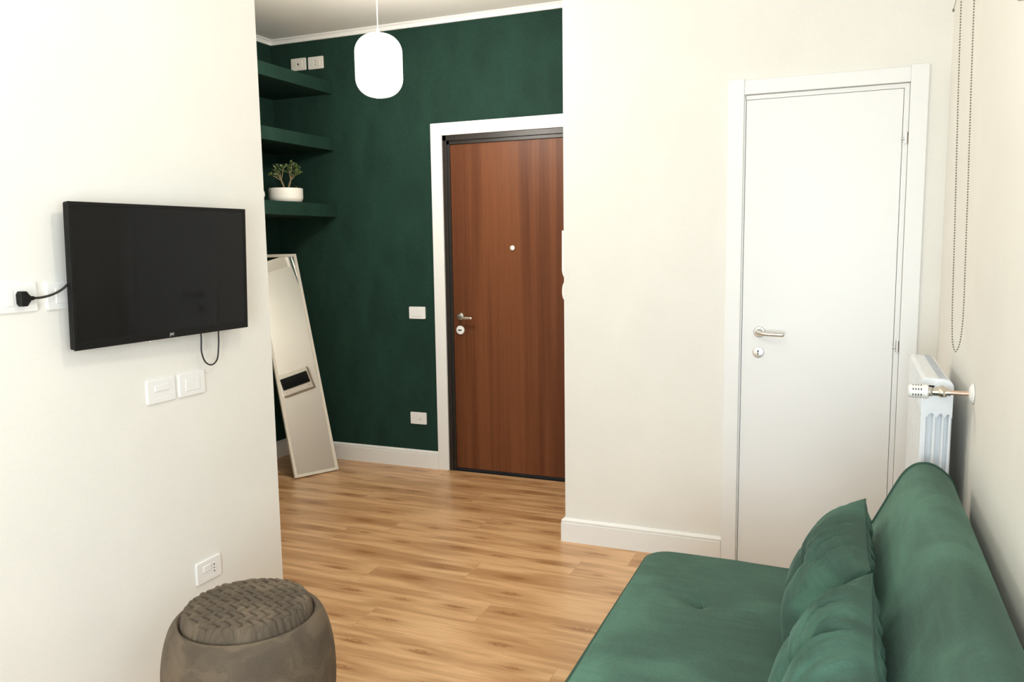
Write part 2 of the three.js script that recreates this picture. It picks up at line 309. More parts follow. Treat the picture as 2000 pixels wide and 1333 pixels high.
// ------------------------------------------------------------------ shelves in the hall niche
for (const [y0, y1, label] of [[2.476, 2.554, 'topmost thick dark green wall shelf, under the two high sockets'], [2.108, 2.186, 'middle thick dark green wall shelf, empty'], [1.672, 1.755, 'lowest thick dark green wall shelf, carrying the potted plant']]) {
  const s = mesh('wall_shelf', metricUV(rbox(XS, -3.195, y0, y1, ZG, ZL, 0.002)), M.green, scene);
  tag(s, label, 'shelf', 'green niche shelves');
}

// ------------------------------------------------------------------ switch and socket plates
// built facing +z, origin on the wall at the plate's centre
function plate(label, category, pos, turn, modules, mat = M.plastic) {
  const g = thing(category === 'switch' ? 'switch_plate' : 'socket_plate', label, category, pos); g.rotation.y = turn;
  const fw = 0.12, fh = 0.08;
  const sh = new THREE.Shape(); const rr = (s, w, h, r) => { s.moveTo(-w / 2 + r, -h / 2); s.lineTo(w / 2 - r, -h / 2); s.quadraticCurveTo(w / 2, -h / 2, w / 2, -h / 2 + r); s.lineTo(w / 2, h / 2 - r); s.quadraticCurveTo(w / 2, h / 2, w / 2 - r, h / 2); s.lineTo(-w / 2 + r, h / 2); s.quadraticCurveTo(-w / 2, h / 2, -w / 2, h / 2 - r); s.lineTo(-w / 2, -h / 2 + r); s.quadraticCurveTo(-w / 2, -h / 2, -w / 2 + r, -h / 2); return s; };
  rr(sh, fw - 0.006, fh - 0.006, 0.004); sh.holes.push(rr(new THREE.Path(), 0.0695, 0.0472, 0.001));
  mesh('frame', new THREE.ExtrudeGeometry(sh, { depth: 0.005, bevelEnabled: true, bevelThickness: 0.003, bevelSize: 0.003, bevelSegments: 3, curveSegments: 6 }), mat, g);
  mesh('back_box', box(-0.036, 0.036, -0.024, 0.024, 0, 0.003), mat, g);
  let x = -0.0335;
  for (const [w, kind] of modules) {
    const W = 0.067 * w / 3, cx = x + W / 2; x += W;
    if (kind === 'rocker') mesh('rocker', rbox(cx - W / 2 + 0.0004, cx + W / 2 - 0.0004, -0.0217, 0.0217, 0.003, 0.0105, 0.0018), mat, g);
    else if (kind === 'shutter') {
      const m = mesh('module', rbox(cx - W / 2 + 0.0004, cx + W / 2 - 0.0004, -0.0217, 0.0217, 0.003, 0.0075, 0.001), mat, g);
      mesh('tab', rbox(cx - W / 2 + 0.004, cx + W / 2 - 0.004, 0.0, 0.0205, 0.006, 0.011, 0.0012), mat, m);
    } else {
      const m = mesh('module', rbox(cx - W / 2 + 0.0004, cx + W / 2 - 0.0004, -0.0217, 0.0217, 0.003, 0.0088, 0.001), mat, g);
      const hole = (hx, hy, r) => mesh('hole', cyl(r, r, 0.0012, 14).rotateX(Math.PI / 2).translate(cx + hx, hy, 0.0089), M.hole, m);
      if (kind === 'italian') for (const hy of [-0.0125, 0, 0.0125]) hole(0, hy, hy ? 0.0028 : 0.0022);
      if (kind === 'coax') { mesh('ring', new THREE.TorusGeometry(0.0062, 0.0016, 8, 20).translate(cx, 0, 0.0092), M.steel, m); hole(0, 0, 0.0058); }
      if (kind === 'triple') { hole(0, 0.007, 0.0019); hole(-0.0055, -0.006, 0.0026); hole(0.0075, -0.007, 0.0028); }
    }
  }
  return g;
}
const R90 = Math.PI / 2;
plate('white socket plate with the black plug in it, left of the television', 'socket', [XL, 1.350, -1.515], R90, [[1, 'rocker'], [2, 'blank']]);
plate('white aerial plate half hidden behind the left edge of the television', 'socket', [XL, 1.349, -1.664], R90, [[2, 'rocker'], [1, 'coax']]);
plate('white blank plate, left one of the pair below the television', 'socket', [XL, 1.012, -1.992], R90, [[3, 'shutter']]);
plate('white switch plate, right one of the pair below the television', 'switch', [XL, 1.012, -2.128], R90, [[2, 'rocker'], [1, 'rocker']]);
plate('white socket plate low on the wall above the pouf', 'socket', [XL, 0.330, -2.154], R90, [[2, 'shutter'], [1, 'italian']]);
plate('ivory aerial plate above the top green shelf, left of the high pair', 'socket', [-3.453, 2.690, ZG], 0, [[1, 'rocker'], [1, 'coax'], [1, 'rocker']], M.ivory);
plate('ivory socket plate above the top green shelf, right of the high pair', 'socket', [-3.315, 2.688, ZG], 0, [[1, 'rocker'], [1, 'italian'], [1, 'rocker']], M.ivory);
plate('white light switch beside the entrance door at handle height', 'switch', [-2.600, 1.037, ZG], 0, [[1.5, 'rocker'], [1.5, 'rocker']]);
plate('white socket plate low on the green wall beside the entrance door', 'socket', [-2.612, 0.333, ZG], 0, [[1, 'blank'], [2, 'triple']]);

// ------------------------------------------------------------------ television, its cables and the plug
{
  const t = thing('television', 'black flat-screen television on a tilting wall mount', 'television', [XL, 1.402, -2.000]);
  t.rotation.y = R90 - 1.7 * D; // local +z looks into the room, local x runs along the wall
  const b = new THREE.Group(); b.name = 'panel'; b.position.set(0, 0, 0.066); b.rotation.x = 2.2 * D; t.add(b);
  const w = 0.701, h = 0.424;
  mesh('housing', rbox(-w / 2, w / 2, -h / 2, h / 2, -0.024, -0.002, 0.006, 4), M.blackPlastic, b);
  const sh = new THREE.Shape([[-w / 2, -h / 2], [w / 2, -h / 2], [w / 2, h / 2], [-w / 2, h / 2]].map(p => new THREE.Vector2(...p)));
  sh.holes.push(new THREE.Path([[-w / 2 + 0.009, -h / 2 + 0.021], [w / 2 - 0.009, -h / 2 + 0.021], [w / 2 - 0.009, h / 2 - 0.009], [-w / 2 + 0.009, h / 2 - 0.009]].map(p => new THREE.Vector2(...p))));
  mesh('bezel', new THREE.ExtrudeGeometry(sh, { depth: 0.003, bevelEnabled: true, bevelThickness: 0.0012, bevelSize: 0.0012, bevelSegments: 2 }).translate(0, 0, -0.002), M.blackPlastic, b);
  mesh('screen', box(-w / 2 + 0.008, w / 2 - 0.008, -h / 2 + 0.02, h / 2 - 0.008, -0.003, 0.0004), M.screen, b).userData.label = 'glossy black switched-off screen';
  const font = await new FontLoader().loadAsync('fonts/droid/droid_sans_bold.typeface.json');
  const lg = new TextGeometry('JVC', { font, size: 0.0085, depth: 0.0006, curveSegments: 3 }); lg.computeBoundingBox(); const bb = lg.boundingBox;
  mesh('lettering', lg.translate(-(bb.max.x + bb.min.x) / 2, -h / 2 + 0.0065, 0.0022), M.logo, b).userData.label = 'small silver lettering';
  mesh('sensor', rbox(-0.085, -0.045, -h / 2 - 0.007, -h / 2, -0.014, -0.002, 0.002), M.logo, b);
  mesh('back_cover', rbox(-0.26, 0.26, -0.17, 0.12, -0.042, -0.022, 0.008, 3), M.blackPlastic, b);
  mesh('wall_mount', merge([rbox(-0.1, 0.1, -0.1, 0.1, 0.004, 0.012, 0.002), rbox(-0.06, -0.04, -0.09, 0.09, 0.006, 0.03, 0.002), rbox(0.04, 0.06, -0.09, 0.09, 0.006, 0.03, 0.002)]), M.blackPlastic, t);
}
{
  const p = thing('power_plug', 'black plug and curved cord running to the television', 'plug', [XL, 1.348, -1.526]); p.rotation.y = R90;
  const body = new THREE.Shape(); body.moveTo(-0.010, -0.018); body.lineTo(-0.014, -0.012); body.lineTo(-0.014, 0.012); body.lineTo(-0.010, 0.018); body.lineTo(0.001, 0.018); body.lineTo(0.007, 0.010); body.lineTo(0.011, 0.006); body.lineTo(0.011, -0.006); body.lineTo(0.007, -0.010); body.lineTo(0.001, -0.018);
  mesh('plug_body', new THREE.ExtrudeGeometry(body, { depth: 0.017, bevelEnabled: true, bevelThickness: 0.0025, bevelSize: 0.0025, bevelSegments: 3 }).translate(0, 0, 0.0115), M.blackPlastic, p);
  mesh('strain_relief', lathe([[0, 0], [0.0062, 0], [0.0058, 0.006], [0.0066, 0.007], [0.0056, 0.013], [0.0064, 0.014], [0.005, 0.021], [0, 0.021]], 16).rotateZ(-R90).translate(0.009, 0, 0.019), M.blackPlastic, p);
  mesh('cord', tube([V(0.026, 0, 0.019), V(0.045, 0.0, 0.022), V(0.075, 0.006, 0.03), V(0.105, 0.020, 0.036), V(0.128, 0.036, 0.034), V(0.142, 0.046, 0.028)], 0.0034, 50, 8), M.cable, p);
  const c = mesh('cable_loop', tube([V(XL + 0.026, 1.26, -2.158), V(XL + 0.026, 1.17, -2.162), V(XL + 0.028, 1.118, -2.158), V(XL + 0.03, 1.082, -2.172), V(XL + 0.03, 1.069, -2.200), V(XL + 0.03, 1.082, -2.226), V(XL + 0.028, 1.124, -2.240), V(XL + 0.026, 1.17, -2.246), V(XL + 0.026, 1.26, -2.247)], 0.0027, 80, 8), M.cable, scene);
  tag(c, 'thin black cable hanging in a loop below the television', 'cable');
}

// ------------------------------------------------------------------ leaning mirror
{
  const B0 = V(-3.224, 0, -4.107), B1 = V(-3.081, 0, -4.378), th = 19.5 * D;
  const ex = B1.clone().sub(B0).normalize(), n = V(-ex.z, 0, ex.x), up = V(0, Math.cos(th), 0).addScaledVector(n, -Math.sin(th)), nz = ex.clone().cross(up).normalize();
  const m = thing('leaning_mirror', 'tall narrow mirror in a cream frame leaning in the green corner', 'mirror');
  const mid = B0.clone().add(B1).multiplyScalar(0.5); m.matrixAutoUpdate = true;
  m.position.copy(mid); m.quaternion.setFromRotationMatrix(new THREE.Matrix4().makeBasis(ex, up, nz));
  const w = 0.307, L = 1.509, f = 0.019, dp = 0.02; m.position.y += dp * Math.sin(th) * 1.0; m.position.addScaledVector(n, 0);
  mesh('frame', merge([rbox(-w / 2, -w / 2 + f, 0, L, -dp, 0, 0.002), rbox(w / 2 - f, w / 2, 0, L, -dp, 0, 0.002), rbox(-w / 2 + f, w / 2 - f, 0, f, -dp, 0, 0.002), rbox(-w / 2 + f, w / 2 - f, L - f, L, -dp, 0, 0.002)]), M.mirrorFrame, m);
  mesh('glass', box(-w / 2 + f - 0.002, w / 2 - f + 0.002, f - 0.002, L - f + 0.002, -0.010, -0.006), M.mirror, m).userData.label = 'mirror glass';
  mesh('backing', box(-w / 2 + 0.006, w / 2 - 0.006, 0.006, L - 0.006, -0.016, -0.0105), M.darkWood, m);
}

// ------------------------------------------------------------------ intercom and fuse box on the hall wall
{
  const i = thing('intercom', 'white intercom handset just peeking past the white wall corner', 'intercom', [XH, 1.2, -3.80]);
  mesh('base', rbox(-0.015, 0, 0.02, 0.33, -0.045, 0.045, 0.005, 3), M.plastic, i);
  const pr = new THREE.Shape(); pr.moveTo(-0.012, 0.337); pr.lineTo(-0.032, 0.337); pr.lineTo(-0.033, 0.15); pr.quadraticCurveTo(-0.032, 0.125, -0.021, 0.11); pr.lineTo(-0.020, 0.09); pr.quadraticCurveTo(-0.033, 0.075, -0.033, 0.04); pr.quadraticCurveTo(-0.033, 0.012, -0.022, 0.0); pr.lineTo(-0.012, 0.004);
  mesh('handset', new THREE.ExtrudeGeometry(pr, { depth: 0.05, bevelEnabled: true, bevelThickness: 0.003, bevelSize: 0.002, bevelSegments: 3 }).translate(0, 0, -0.022), M.plastic, i);
  const f = thing('fuse_box', 'pale fuse box with a smoked door, seen in the leaning mirror', 'fuse box', [XH, 1.617, -4.288]);
  mesh('body', rbox(-0.018, 0, -0.116, 0.114, -0.142, 0.142, 0.006, 3), M.greyFrame, f);
  mesh('smoked_door', rbox(-0.024, -0.016, -0.055, 0.063, -0.127, 0.127, 0.003), M.smoked, f);
  for (const s of [-1, 1]) mesh('latch', rbox(-0.021, -0.016, -0.085, -0.075, s * 0.11 - 0.012, s * 0.11 + 0.012, 0.001), M.ivory, f);
}

// ------------------------------------------------------------------ lamps
function opalShade(R, Hs) { // fluted capsule with rows of small bumps
  const N = 144, K = 72, pos = [], idx = [], rc = R * 0.78;
  const prof = t => { // t 0..1 bottom to top -> [r, y]
    const L = Hs - 2 * rc, arc = rc * R90, tot = R * 0.45 + 2 * arc + L; let s = t * (2 * arc + L);
    const ri = R - rc; if (s < arc) { const a = s / rc; return [ri + rc * Math.sin(a), rc - rc * Math.cos(a)]; }
    s -= arc; if (s < L) return [R, rc + s]; s -= L; const a = s / rc; return [ri + rc * Math.cos(a), rc + L + rc * Math.sin(a)];
  };
  for (let j = 0; j <= K; j++) {
    const [r, y] = prof(j / K), mid = sstep(0.05, 0.22, j / K) * (1 - sstep(0.78, 0.95, j / K));
    for (let i = 0; i <= N; i++) { const a = i / N * 2 * Math.PI, q = 1 + 0.014 * mid * Math.cos(36 * a) * Math.sin(j / K * Math.PI * 36); pos.push(r * q * Math.cos(a), y, r * q * Math.sin(a)); }
  }
  for (let j = 0; j < K; j++) for (let i = 0; i < N; i++) { const a = j * (N + 1) + i, b = a + 1, c = a + N + 1, e = c + 1; idx.push(a, c, b, b, c, e); }
  const g = new THREE.BufferGeometry(); g.setAttribute('position', new THREE.Float32BufferAttribute(pos, 3)); g.setIndex(idx); g.computeVertexNormals(); g.setAttribute('uv', new THREE.Float32BufferAttribute(new Float32Array(pos.length / 3 * 2), 2)); return g;
}
M.opal = std({ color: lin(0.9, 0.9, 0.9), roughness: 0.35, emissive: lin(1.0, 0.985, 0.96), emissiveIntensity: 1.15 });
function pendant(label, x, y, z, R, Hs, power) {
  const p = thing('pendant_lamp', label, 'lamp', [x, y, z]);
  mesh('shade', opalShade(R, Hs), M.opal, p).userData.label = 'glowing white textured glass shade';
  mesh('end_cap', lathe([[0, Hs + 0.004], [0.028, Hs + 0.002], [R * 0.25, Hs - 0.001], [R * 0.25, Hs - 0.004], [0, Hs - 0.004]], 32), M.plastic, p);
  mesh('ferrule', lathe([[0, Hs + 0.028], [0.006, Hs + 0.028], [0.010, Hs + 0.012], [0.012, Hs + 0.002], [0, Hs + 0.002]], 20), M.plastic, p);
  mesh('cord', cyl(0.0032, 0.0032, H - y - Hs - 0.02, 10).translate(0, (H - y + Hs) / 2, 0), M.plastic, p);
  mesh('canopy', lathe([[0, H - y - 0.028], [0.045, H - y - 0.026], [0.052, H - y - 0.018], [0.052, H - y], [0, H - y]], 32), M.plastic, p);
  const l = new THREE.PointLight(WARM, power, 0, 2); l.name = 'bulb_light'; l.position.set(0, Hs * 0.5, 0); l.castShadow = true; l.shadow.radius = R / 0.02 * 0.8; p.add(l);
}
pendant('glowing white glass pendant lamp hanging in front of the green wall', -2.137, 2.195, -3.5, 0.114, 0.297, PEND);
pendant('white glass pendant lamp over the living room, outside the picture', -0.85, 2.30, -1.75, 0.114, 0.297, CEIL);

// ------------------------------------------------------------------ plant and white vase on the lowest shelf
{
  const p = thing('potted_jade_plant', 'small jade plant in a low white pot on the lowest green shelf', 'plant', [-3.302, 1.755, -4.245]);
  mesh('pot', lathe([[0, 0], [0.088, 0], [0.097, 0.006], [0.104, 0.02], [0.106, 0.03], [0.106, 0.086], [0.1025, 0.088], [0.099, 0.086], [0.099, 0.03], [0, 0.03]], 56), M.ceramic, p);
  mesh('soil', lathe([[0, 0.074], [0.05, 0.073], [0.0985, 0.068], [0.0985, 0.05], [0, 0.05]], 32), M.soil, p);
  const lg = new THREE.SphereGeometry(1, 9, 6); { const q = lg.attributes.position; for (let i = 0; i < q.count; i++) { const y = q.getY(i), w = 0.62 + 0.38 * y; q.setXYZ(i, q.getX(i) * w, (y + 1) / 2, q.getZ(i) * w); } lg.computeVertexNormals(); }
  // right = -z direction mixed with +x as seen by the camera; s runs across the view, d towards the viewer
  const P = (s, y, d) => V(s * 0.55 * 0.9 + d * 0.85, y, -s * 0.86 + d * 0.5);
  const limbs = [ // base spread, points across the view
    [[-0.008, 0.07, 0], [-0.018, 0.105, 0.01], [-0.030, 0.132, 0.012]], [[0.014, 0.07, 0], [0.022, 0.100, 0.0], [0.034, 0.135, 0.0]]];
  const twigs = [[0, -0.07, 0.190, 0.02], [0, -0.052, 0.215, -0.01], [0, -0.016, 0.215, 0.02], [0, -0.092, 0.168, 0.0], [0, -0.030, 0.225, -0.02], [1, 0.018, 0.222, 0.02], [1, 0.048, 0.245, 0.0], [1, 0.078, 0.225, 0.01], [1, 0.094, 0.190, 0.0], [1, 0.066, 0.185, 0.03], [1, 0.036, 0.222, -0.03], [1, 0.088, 0.215, -0.01]];
  limbs.forEach(l => mesh('branch', merge([tube(l.map(a => P(...a)), 0.0062, 16, 8)]), M.bark, p));
  twigs.forEach(([li, s, y, d], ti) => {
    const st = P(...limbs[li][2]), en = P(s, y, d), tw = mesh('branch', tube([P(...limbs[li][1]).lerp(st, 0.7), st, st.clone().lerp(en, 0.5).add(V(0, 0.004, 0)), en], 0.0030, 14, 6), M.bark, p);
    const dir = en.clone().sub(st).normalize(), n = 8 + Math.floor(rnd() * 3);
    for (let k = 0; k < n; k++) {
      const t = k < 3 ? 0.55 + 0.2 * rnd() : 0.85 + 0.15 * rnd(), a = k * 2.4 + ti, side = V(Math.cos(a), 0.25 * Math.sin(a * 1.7), Math.sin(a)).normalize();
      const o = dir.clone().multiplyScalar(k < 3 ? 0.35 : 0.9).add(side.multiplyScalar(0.85)).add(V(0, 0.25, 0)).normalize(), L = 0.024 + 0.012 * rnd();
      const leaf = mesh('leaf', lg, [M.leafA, M.leafB, M.leafC][(k + ti) % 3], tw);
      leaf.position.copy(st.clone().lerp(en, t)); leaf.quaternion.setFromUnitVectors(V(0, 1, 0), o); leaf.rotateY(rnd() * 6.28); leaf.scale.set(0.0095, L, 0.0038);
    }
  });
  const fallen = mesh('leaf', lg, M.leafC, p); fallen.position.copy(P(0.05, 0.105, 0.03)); fallen.quaternion.setFromUnitVectors(V(0, 1, 0), V(0.6, -0.6, -0.6).normalize()); fallen.scale.set(0.007, 0.034, 0.003);
  const v = mesh('ceramic_vase', lathe([[0, 0], [0.03, 0], [0.046, 0.012], [0.055, 0.032], [0.052, 0.054], [0.036, 0.072], [0.022, 0.078], [0.019, 0.074], [0.03, 0.064], [0, 0.02]], 36), M.ceramic, scene);
  v.position.set(-3.30, 1.755, -3.957); tag(v, 'rounded white ceramic vase half hidden by the television wall corner', 'vase');
}

// ------------------------------------------------------------------ pouf
{
  const p = thing('pouf', 'round taupe velvet pouf with a quilted lid beside the television wall', 'pouf', [-1.593, 0, -1.783]);
  const prof = [[0, 0.0], [0.19, 0.0], [0.205, 0.006], [0.222, 0.05], [0.236, 0.11], [0.245, 0.19], [0.2455, 0.26], [0.241, 0.31], [0.232, 0.355], [0.220, 0.390], [0.209, 0.408], [0.200, 0.415], [0.193, 0.415], [0.189, 0.408], [0.188, 0.38], [0.0, 0.38]];
  const cur = new THREE.SplineCurve(prof.slice(1, 14).map(a => new THREE.Vector2(...a))).getPoints(80).map(q => [q.x, q.y]);
  const g = lathe([[0, 0], ...cur, [0.188, 0.38], [0, 0.38]], 120), uv = g.attributes.uv; for (let i = 0; i < uv.count; i++) uv.setXY(i, uv.getX(i) * 2, uv.getY(i) * 0.8);
  mesh('body', g, M.pouf, p);
  // quilted lid: wavy stitched channels
  const R = 0.186, NR = 150, NA = 420, pos = [], uvs = [], idx = [];
  const ang = 58 * D, ca = Math.cos(ang), sa = Math.sin(ang);
  const quilt = (x, z) => {
    const a = x * ca + z * sa, b = -x * sa + z * ca, wob = 0.003 * (nB(x * 50 + 20, z * 50 + 20) - 0.5);
    const ph = (b + wob) / 0.0315 + 0.33 * Math.sin(2 * Math.PI * a / 0.046 + 0.5 * Math.sin(b * 40)), f = ph - Math.floor(ph);
    const ridge = (1 - Math.exp(-f * 7)) * (1 - Math.pow(f, 9)) * (0.82 + 0.25 * f), steep = 0.92 + 0.12 * Math.cos(2 * Math.PI * a / 0.046);
    const wr = 0.22 * (fbm(nA, x * 110 + 9, z * 110 + 9, 4096, 4096, 2) - 0.5);
    return 0.0115 * (ridge * steep + wr);
  };
  for (let j = 0; j <= NR; j++) for (let i = 0; i <= NA; i++) {
    const t = j / NR, a = i / NA * 2 * Math.PI; let r, y;
    if (t < 0.8) { r = t / 0.8 * (R - 0.022); y = 0.452 - 0.010 * (t / 0.8) ** 2; }
    else { const q = (t - 0.8) / 0.2 * R90; r = R - 0.022 + 0.022 * Math.sin(q); y = 0.442 - 0.048 * (1 - Math.cos(q)); }
    let x = r * Math.cos(a), z = r * Math.sin(a); const k = 1 - 0.75 * sstep(0.84, 1, t), hgt = quilt(x, z) * k; y += hgt;
    if (t > 0.8) { const f = 1 + 0.006 * Math.sin(a * 58 + 3 * nC(a * 6, 2)) * sstep(0.8, 0.95, t); x *= f; z *= f; }
    pos.push(x, y, z); uvs.push(x * 2.2, z * 2.2);
  }
  for (let j = 0; j < NR; j++) for (let i = 0; i < NA; i++) { const a = j * (NA + 1) + i, b = a + 1, c = a + NA + 1, e = c + 1; idx.push(a, b, c, b, e, c); }
  const lg = new THREE.BufferGeometry(); lg.setAttribute('position', new THREE.Float32BufferAttribute(pos, 3)); lg.setAttribute('uv', new THREE.Float32BufferAttribute(uvs, 2)); lg.setIndex(idx); lg.computeVertexNormals();
  mesh('lid', lg, M.pouf, p).userData.label = 'quilted velvet lid with wavy stitching';
}

// ------------------------------------------------------------------ sofa
function slab(outline, y0, y1, bevel, topFn, cx, cz, rings = 60) { // closed rounded slab from a plan outline [[x,z]...]
  const n = outline.length, pos = [], uvs = [], idx = []; let row = 0;
  const push = (s, inset, y) => { for (let i = 0; i <= n; i++) { const [x, z] = outline[i % n], dx = x - cx, dz = z - cz, l = Math.hypot(dx, dz), k = s * (l - inset) / l, X = cx + dx * k, Z = cz + dz * k; pos.push(X, y(X, Z), Z); uvs.push(X * 0.75, Z * 0.75 + (y(X, Z) - y1)); } row++; };
  for (let j = 0; j <= rings; j++) push(Math.max(1e-4, j / rings), bevel, (X, Z) => y1 + topFn(X, Z));
  for (let j = 1; j <= 8; j++) { const a = j / 8 * R90; push(1, bevel * (1 - Math.sin(a)), (X, Z) => y1 - bevel * (1 - Math.cos(a)) + topFn(X, Z) * Math.cos(a)); }
  for (let j = 1; j <= 6; j++) push(1, -0.006 * Math.sin(j / 6 * Math.PI), () => mix(y1 - bevel, y0 + bevel, j / 6));
  for (let j = 1; j <= 5; j++) { const a = j / 5 * R90; push(1, bevel * (1 - Math.cos(a)), () => y0 + bevel - bevel * Math.sin(a)); }
  push(1e-4, 0, () => y0);
  for (let j = 0; j < row - 1; j++) for (let i = 0; i < n; i++) { const a = j * (n + 1) + i, b = a + 1, c = a + n + 1, e = c + 1; idx.push(a, b, c, b, e, c); }
  const g = new THREE.BufferGeometry(); g.setAttribute('position', new THREE.Float32BufferAttribute(pos, 3)); g.setAttribute('uv', new THREE.Float32BufferAttribute(uvs, 2)); g.setIndex(idx); g.computeVertexNormals(); return g;
}
function roundRect(x0, x1, z0, z1, r, seg = 14, along = 40) { // counter-clockwise seen from above (so that tops face up)
  const o = [], arc = (cx, cz, a0) => { for (let i = 0; i <= seg; i++) { const a = a0 - i / seg * R90; o.push([cx + r * Math.cos(a), cz + r * Math.sin(a)]); } };
  const line = (a, b) => { for (let i = 1; i < along; i++) o.push([mix(a[0], b[0], i / along), mix(a[1], b[1], i / along)]); };
  arc(x1 - r, z1 - r, R90); line([x1, z1 - r], [x1, z0 + r]); arc(x1 - r, z0 + r, 0); line([x1 - r, z0], [x0 + r, z0]); arc(x0 + r, z0 + r, -R90); line([x0, z0 + r], [x0, z1 - r]); arc(x0 + r, z1 - r, Math.PI); line([x0 + r, z1], [x1 - r, z1]); return o;
}
{
  const s = thing('sofa', 'dark green velvet sofa bed along the right wall', 'sofa', [0, 0, 0]);
  const z0 = -2.655, z1 = -0.72, buttons = [[-0.372, -2.29], [-0.372, -1.69], [-0.372, -1.09]];
  const ol = roundRect(-0.600, 0.05, z0, z1, 0.075);
  const top = (x, z) => {
    let y = 0.004 * (fbm(nA, x * 5 + 40, z * 5 + 40, 4096, 4096, 3) - 0.5) * 2; y -= 0.012 * sstep(-0.35, 0.05, x);
    for (const [bx, bz] of buttons) { const d = Math.hypot(x - bx, z - bz); y -= 0.016 * Math.exp(-d * d / 0.0011) + 0.006 * Math.exp(-d * d / 0.014); } return y;
  };
  const seat = mesh('seat', slab(ol, 0.25, 0.433, 0.02, top, -0.28, (z0 + z1) / 2, 150), M.sofa, s);
  for (const [bx, bz] of buttons) mesh('button', new THREE.SphereGeometry(0.011, 16, 8).scale(1, 0.4, 1).translate(bx, 0.433 + top(bx, bz) + 0.001, bz), M.piping, seat);
  mesh('piping', tube(ol.map(([x, z]) => V(x + Math.sign(x + 0.28) * -0.003, 0.422 + top(x, z) * 0.6, z + (z < -1.7 ? 0.003 : -0.003))), 0.0065, 500, 6, true), M.piping, seat);
  // backrest: profile swept along the wall
  const pf = [[-0.028, 0.395], [0.012, 0.465], [0.060, 0.563], [0.109, 0.663], [0.150, 0.750], [0.172, 0.790], [0.196, 0.814], [0.220, 0.822], [0.245, 0.819], [0.275, 0.800], [0.302, 0.765], [0.316, 0.70], [0.320, 0.58], [0.312, 0.44], [0.28, 0.36], [0.16, 0.33], [0.02, 0.345]];
  const cv = new THREE.SplineCurve([...pf, pf[0]].map(a => new THREE.Vector2(...a))), cp = cv.getPoints(120).slice(0, -1), bz0 = -2.60, bz1 = -0.74, cx = 0.17, cy = 0.58;
  const pos = [], uvs = [], idx = [], n = cp.length; let row = 0; let per = [0]; for (let i = 1; i <= n; i++) per.push(per[i - 1] + cp[i % n].distanceTo(cp[i - 1]));
  const ring = (z, k, wav) => { for (let i = 0; i <= n; i++) { const q = cp[i % n], dx = q.x - cx, dy = q.y - cy, l = Math.hypot(dx, dy); const w = wav ? 0.004 * (fbm(nB, z * 4 + 30, per[i] * 5 + 7, 4096, 4096, 3) - 0.5) : 0; const f = (l - k + w) / l; pos.push(cx + dx * Math.max(f, 0), cy + dy * Math.max(f, 0), z); uvs.push(z * 0.75, per[i] * 0.75); } row++; };
  const be = 0.02; ring(bz0, 9, 0); ring(bz0, 0.12, 0); ring(bz0, 0.05, 0); for (let j = 0; j <= 6; j++) { const a = j / 6 * R90; ring(bz0 + be * (1 - Math.sin(a)), be * (1 - Math.sin(a + 0)) * Math.cos(a) + be * (1 - Math.sin(a)) * 0.3, 0); }
  for (let j = 1; j <= 90; j++) ring(mix(bz0 + be, bz1 - be, j / 90), 0, j > 2 && j < 88);
  for (let j = 1; j <= 6; j++) { const a = j / 6 * R90; ring(bz1 - be * Math.cos(a), be * (1 - Math.cos(a)), 0); } ring(bz1, 0.12, 0); ring(bz1, 9, 0);
  for (let j = 0; j < row - 1; j++) for (let i = 0; i < n; i++) { const a = j * (n + 1) + i, b = a + 1, c = a + n + 1, e = c + 1; idx.push(a, c, b, b, c, e); }
  const bg = new THREE.BufferGeometry(); bg.setAttribute('position', new THREE.Float32BufferAttribute(pos, 3)); bg.setAttribute('uv', new THREE.Float32BufferAttribute(uvs, 2)); bg.setIndex(idx); bg.computeVertexNormals();
  const back = mesh('backrest', bg, M.sofa, s);
  for (const z of [bz0 + 0.006, bz1 - 0.006]) mesh('piping', tube(cp.filter((_, i) => i % 2 == 0).map(q => V(q.x, q.y, z)), 0.0052, 240, 6, true), M.piping, back);
  mesh('base_frame', rbox(-0.5, 0.24, 0.15, 0.255, -2.5, -0.88, 0.006), M.darkWood, s);
  for (const x of [-0.45, 0.2]) for (const z of [-2.42, -0.96]) mesh('leg', cyl(0.024, 0.015, 0.16, 20).translate(x, 0.08, z), M.darkWood, s);
}
